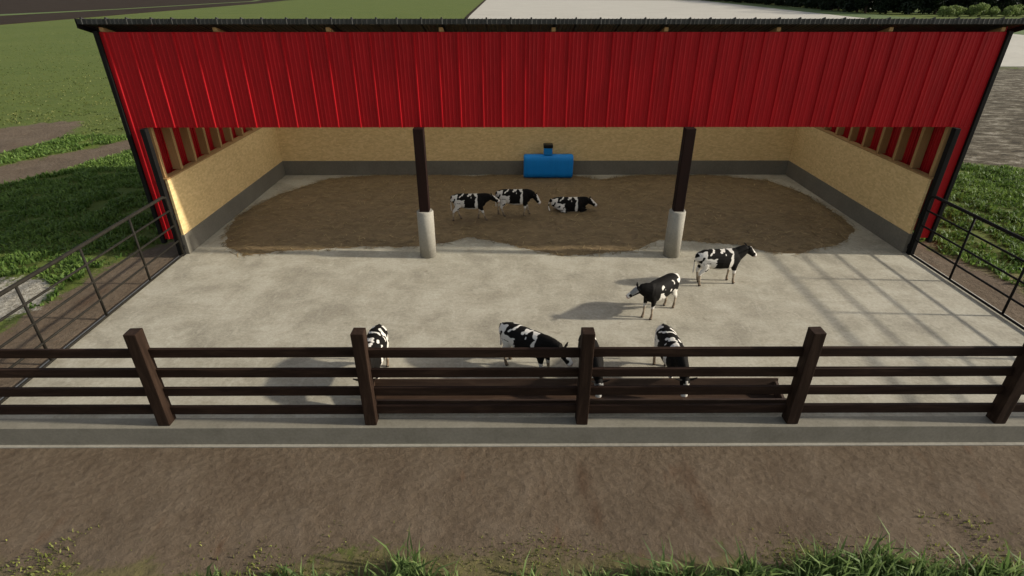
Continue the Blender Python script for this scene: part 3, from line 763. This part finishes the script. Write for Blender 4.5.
# low yellowish growth and the dark long-bladed tufts along the bottom
x, y = scatter(-14, 14, 5.4, 8.8, 420)
nn = vnoise(x, y, 1.1, 12)
k = (nn*.8 + rng.uniform(-.45, .45, len(x)) - np.clip((y-7.35)*.8, -.2, 3)) > -.22
k &= ~((x > -9.0) & (x < -5.5) & (y > 6.6) & (rng.uniform(0, 1, len(x)) > .12))
x, y = x[k], y[k]
tag(blades('ground_cover', x, y, rng.uniform(.03, .12, len(x)), rng.uniform(.015, .04, len(x)), rng.uniform(.2, .9, len(x)), np.clip(rng.normal(.45, .28, len(x)), 0, 1), M['fleck']), 'sparse low yellow-green weeds over the dirt', 'weeds', kind='stuff')
TX, TY, TH, TT = [], [], [], []
def tuft(cx, cy, r, n, h):
    for _ in range(n):
        q = r*math.sqrt(random.random()); t = random.uniform(0, 6.283)
        TX.append(cx + q*math.cos(t)*1.2); TY.append(cy + q*math.sin(t)); TH.append(h*random.choice((.55, .7, .8, .95, 1.1, 1.35))*random.uniform(.85, 1.1)); TT.append(random.uniform(.05, .9))
for cx, cy, r, n, h in ((-6.05, 6.75, .38, 110, .42), (-4.55, 6.75, .40, 140, .45), (-3.75, 6.7, .35, 90, .42), (-2.1, 6.95, .38, 200, .66), (1.3, 6.65, .3, 90, .5), (1.75, 6.85, .22, 60, .45), (2.6, 6.75, .35, 110, .5),
                        (4.0, 6.8, .28, 100, .52), (4.75, 6.95, .28, 130, .68), (5.6, 6.75, .45, 130, .5), (6.75, 7.0, .42, 190, .66), (7.6, 6.85, .6, 300, .72), (3.3, 6.85, .35, 130, .58), (6.2, 6.9, .4, 160, .6), (8.6, 6.85, .45, 150, .6), (.3, 6.7, .35, 90, .45), (-1.2, 6.7, .35, 90, .45), (-2.9, 6.7, .35, 100, .45), (9.5, 6.75, .45, 170, .62), (10.2, 6.8, .4, 120, .6)):
    tuft(cx, cy+.08, r, int(n*1.05), h)
for _ in range(70):
    cy = random.uniform(-3, 6.3); cx = random.uniform(-13, 13); tuft(cx, cy, random.uniform(.2, .5), 90, random.uniform(.35, .65))
TX, TY, TH, TT = map(np.array, (TX, TY, TH, TT))
tag(blades('grass_tufts', TX, TY, TH, rng.uniform(.04, .075, len(TX)), rng.uniform(.1, .95, len(TX)), TT, M['tuft']), 'dark green long-bladed grass tufts in the foreground', 'grass', kind='stuff')

# ------------------------------------------------------------------ trees and shrubs beyond the yard
def leaf_cloud(centres, radii, n, size, flat=.8):
    c = np.array(centres); r = np.array(radii)
    k = rng.choice(len(c), n, p=r**2/np.sum(r**2))
    d = rng.normal(size=(n, 3)); d /= np.linalg.norm(d, axis=1)[:, None]
    p = c[k] + d*(r[k]*rng.uniform(.45, 1.05, n)**.6)[:, None]*np.array([1, 1, flat])
    p[:, 2] = np.maximum(p[:, 2], .1)
    a = rng.normal(size=(n, 3)); a /= np.linalg.norm(a, axis=1)[:, None]
    b = np.cross(a, rng.normal(size=(n, 3))); b /= np.linalg.norm(b, axis=1)[:, None]
    s = size*rng.uniform(.6, 1.4, n)[:, None]
    v = np.stack([p-a*s, p-b*s*.6, p+a*s, p+b*s*.6], 1).reshape(-1, 3)
    f = np.arange(n*4); return v, f, np.full(n, 4), np.repeat(np.clip(rng.normal(.45, .25, n), 0, 1), 4)
def tree_parts(h, rad, kind):
    cs, rs = [], []
    for i in range(26):
        t = random.uniform(.06, 1); wr = rad*(1.05-.75*t**1.5); a = random.uniform(0, 6.283); q = wr*math.sqrt(random.random())*.75
        cs.append((q*math.cos(a), q*math.sin(a), h*t*.92+.2)); rs.append(rad*random.uniform(.28, .48)*(1.1-.5*t))
    crown = np_mesh('crown', *leaf_cloud(cs, rs, 5200, .42)[:3], M['tree_leaf'])
    v, f, s, t = leaf_cloud(cs, rs, 5200, .42); crown = np_mesh('crown', v, f, s, M['tree_leaf'], t)
    b = MB(); b.tube([(0, 0, -.3), (.1, .05, h*.3), (0, .1, h*.6), (.05, 0, h*.9)], [.42, .34, .22, .06], 9)
    for i in range(7):
        a = random.uniform(0, 6.283); z = h*random.uniform(.25, .7); q = rad*random.uniform(.5, .8)
        b.tube([(0, 0, z), (q*.5*math.cos(a), q*.5*math.sin(a), z+q*.25), (q*math.cos(a), q*math.sin(a), z+q*.6)], [.14, .09, .03], 6)
    tr_ = b.build('trunk', M['bark']); tm = tr_.data; bpy.data.objects.remove(tr_)
    return crown, tm
kinds = [tree_parts(17, 5.2, 0), tree_parts(20, 6.0, 1), tree_parts(15, 5.6, 2)]
GT = 'dark trees along the far edge of the yard'
def lerp_path(pts, n):
    P = [Vector(p) for p in pts]; L = [0]
    for a, b_ in zip(P, P[1:]): L.append(L[-1] + (b_-a).length)
    for i in range(n):
        s = L[-1]*i/(n-1)
        for j in range(len(P)-1):
            if s <= L[j+1]+1e-6:
                yield P[j].lerp(P[j+1], (s-L[j])/(L[j+1]-L[j])); break
for row, (pts, n) in enumerate((([(236, 760), (205, 470), (178, 305), (200, 292), (310, 300)], 56), ([(250, 760), (217, 470), (200, 318), (310, 316)], 44))):
    for i, p in enumerate(lerp_path(pts, n)):
        cm, tm = kinds[(i*2+row) % 3]
        t = empty('tree', (p.x + random.uniform(-2, 2), p.y + random.uniform(-2, 2), GF)); t.rotation_euler[2] = random.uniform(0, 6.28)
        s = random.uniform(1.25, 1.6); t.scale = (s, s, s*random.uniform(.75, 1.0))
        tag(t, 'dark dense tree standing in the dark tree line beyond the concrete yard', 'tree', GT)
        for nm, md in (('crown', cm), ('trunk', tm)):
            o = bpy.data.objects.new(nm, md); COL.objects.link(o); o.parent = t
def shrub_mesh(h, rad):
    cs = []; rs = []
    for i in range(12):
        a = random.uniform(0, 6.283); q = rad*math.sqrt(random.random())*.6
        cs.append((q*math.cos(a), q*math.sin(a), random.uniform(.25, .8)*h)); rs.append(rad*random.uniform(.3, .5))
    v, f, s, t = leaf_cloud(cs, rs, 1500, .24); return np_mesh('foliage', v, f, s, M['shrub_leaf'], t)
shr = [shrub_mesh(3.6, 2.9), shrub_mesh(4.4, 3.2)]
b = MB()
for i in range(5):
    a = i*1.257; b.tube([(0, 0, -.2), (.5*math.cos(a), .5*math.sin(a), 1.2), (1.2*math.cos(a), 1.2*math.sin(a), 2.8)], [.09, .06, .02], 6)
so = b.build('stems', M['bark']); stm = so.data; bpy.data.objects.remove(so)
for i in range(21):
    t = empty('shrub', (189 + i*2.9 + random.uniform(-1, 1), 268 + random.uniform(-3, 3), GF), random.uniform(0, 6.28))
    s = random.uniform(.8, 1.25); t.scale = (s, s, s*random.uniform(.85, 1.15))
    tag(t, 'pale green shrub in the row before the dark trees', 'shrub', 'pale shrubs in front of the far trees')
    for nm, md in (('foliage', shr[i % 2]), ('stems', stm)):
        o = bpy.data.objects.new(nm, md); COL.objects.link(o); o.parent = t

# ------------------------------------------------------------------ light, sky, camera
EL, AZ = R(24), R(2.8)
sun_dir = Vector((math.cos(EL)*math.cos(AZ), -math.cos(EL)*math.sin(AZ), math.sin(EL)))
sl = bpy.data.lights.new('sun', 'SUN'); sl.energy = 4.5; sl.angle = R(2.0); sl.color = (1, .93, .80)
so = bpy.data.objects.new('sun', sl); COL.objects.link(so); so.rotation_euler = (-sun_dir).to_track_quat('-Z', 'Y').to_euler(); so.location = (60, -6, 40)
w = bpy.data.worlds.new('World'); scene.world = w; w.use_nodes = True
nt = w.node_tree; sk = nt.nodes.new('ShaderNodeTexSky'); sk.sky_type = 'NISHITA'; sk.sun_disc = False
sk.sun_elevation = EL; sk.sun_rotation = R(90+5.5); sk.dust_density = 1.6; sk.air_density = 1.0
bg = nt.nodes['Background']; bg.inputs[1].default_value = .135
hs = nt.nodes.new('ShaderNodeHueSaturation'); hs.inputs['Saturation'].default_value = .45; nt.links.new(sk.outputs[0], hs.inputs['Color']); nt.links.new(hs.outputs[0], bg.inputs[0])
cd = bpy.data.cameras.new('camera'); cam = bpy.data.objects.new('camera', cd); COL.objects.link(cam)
cd.sensor_width = 36; cd.lens = 552.8/1024*36; cd.clip_end = 9000; cd.clip_start = .1
cam.location = (0, 0, 10); cam.rotation_euler = (R(90-28.29), 0, R(-.218)); scene.camera = cam
vs = scene.view_settings; vs.view_transform = 'Standard'; vs.look = 'None'; vs.gamma = 1; vs.exposure = .30; vs.use_curve_mapping = False
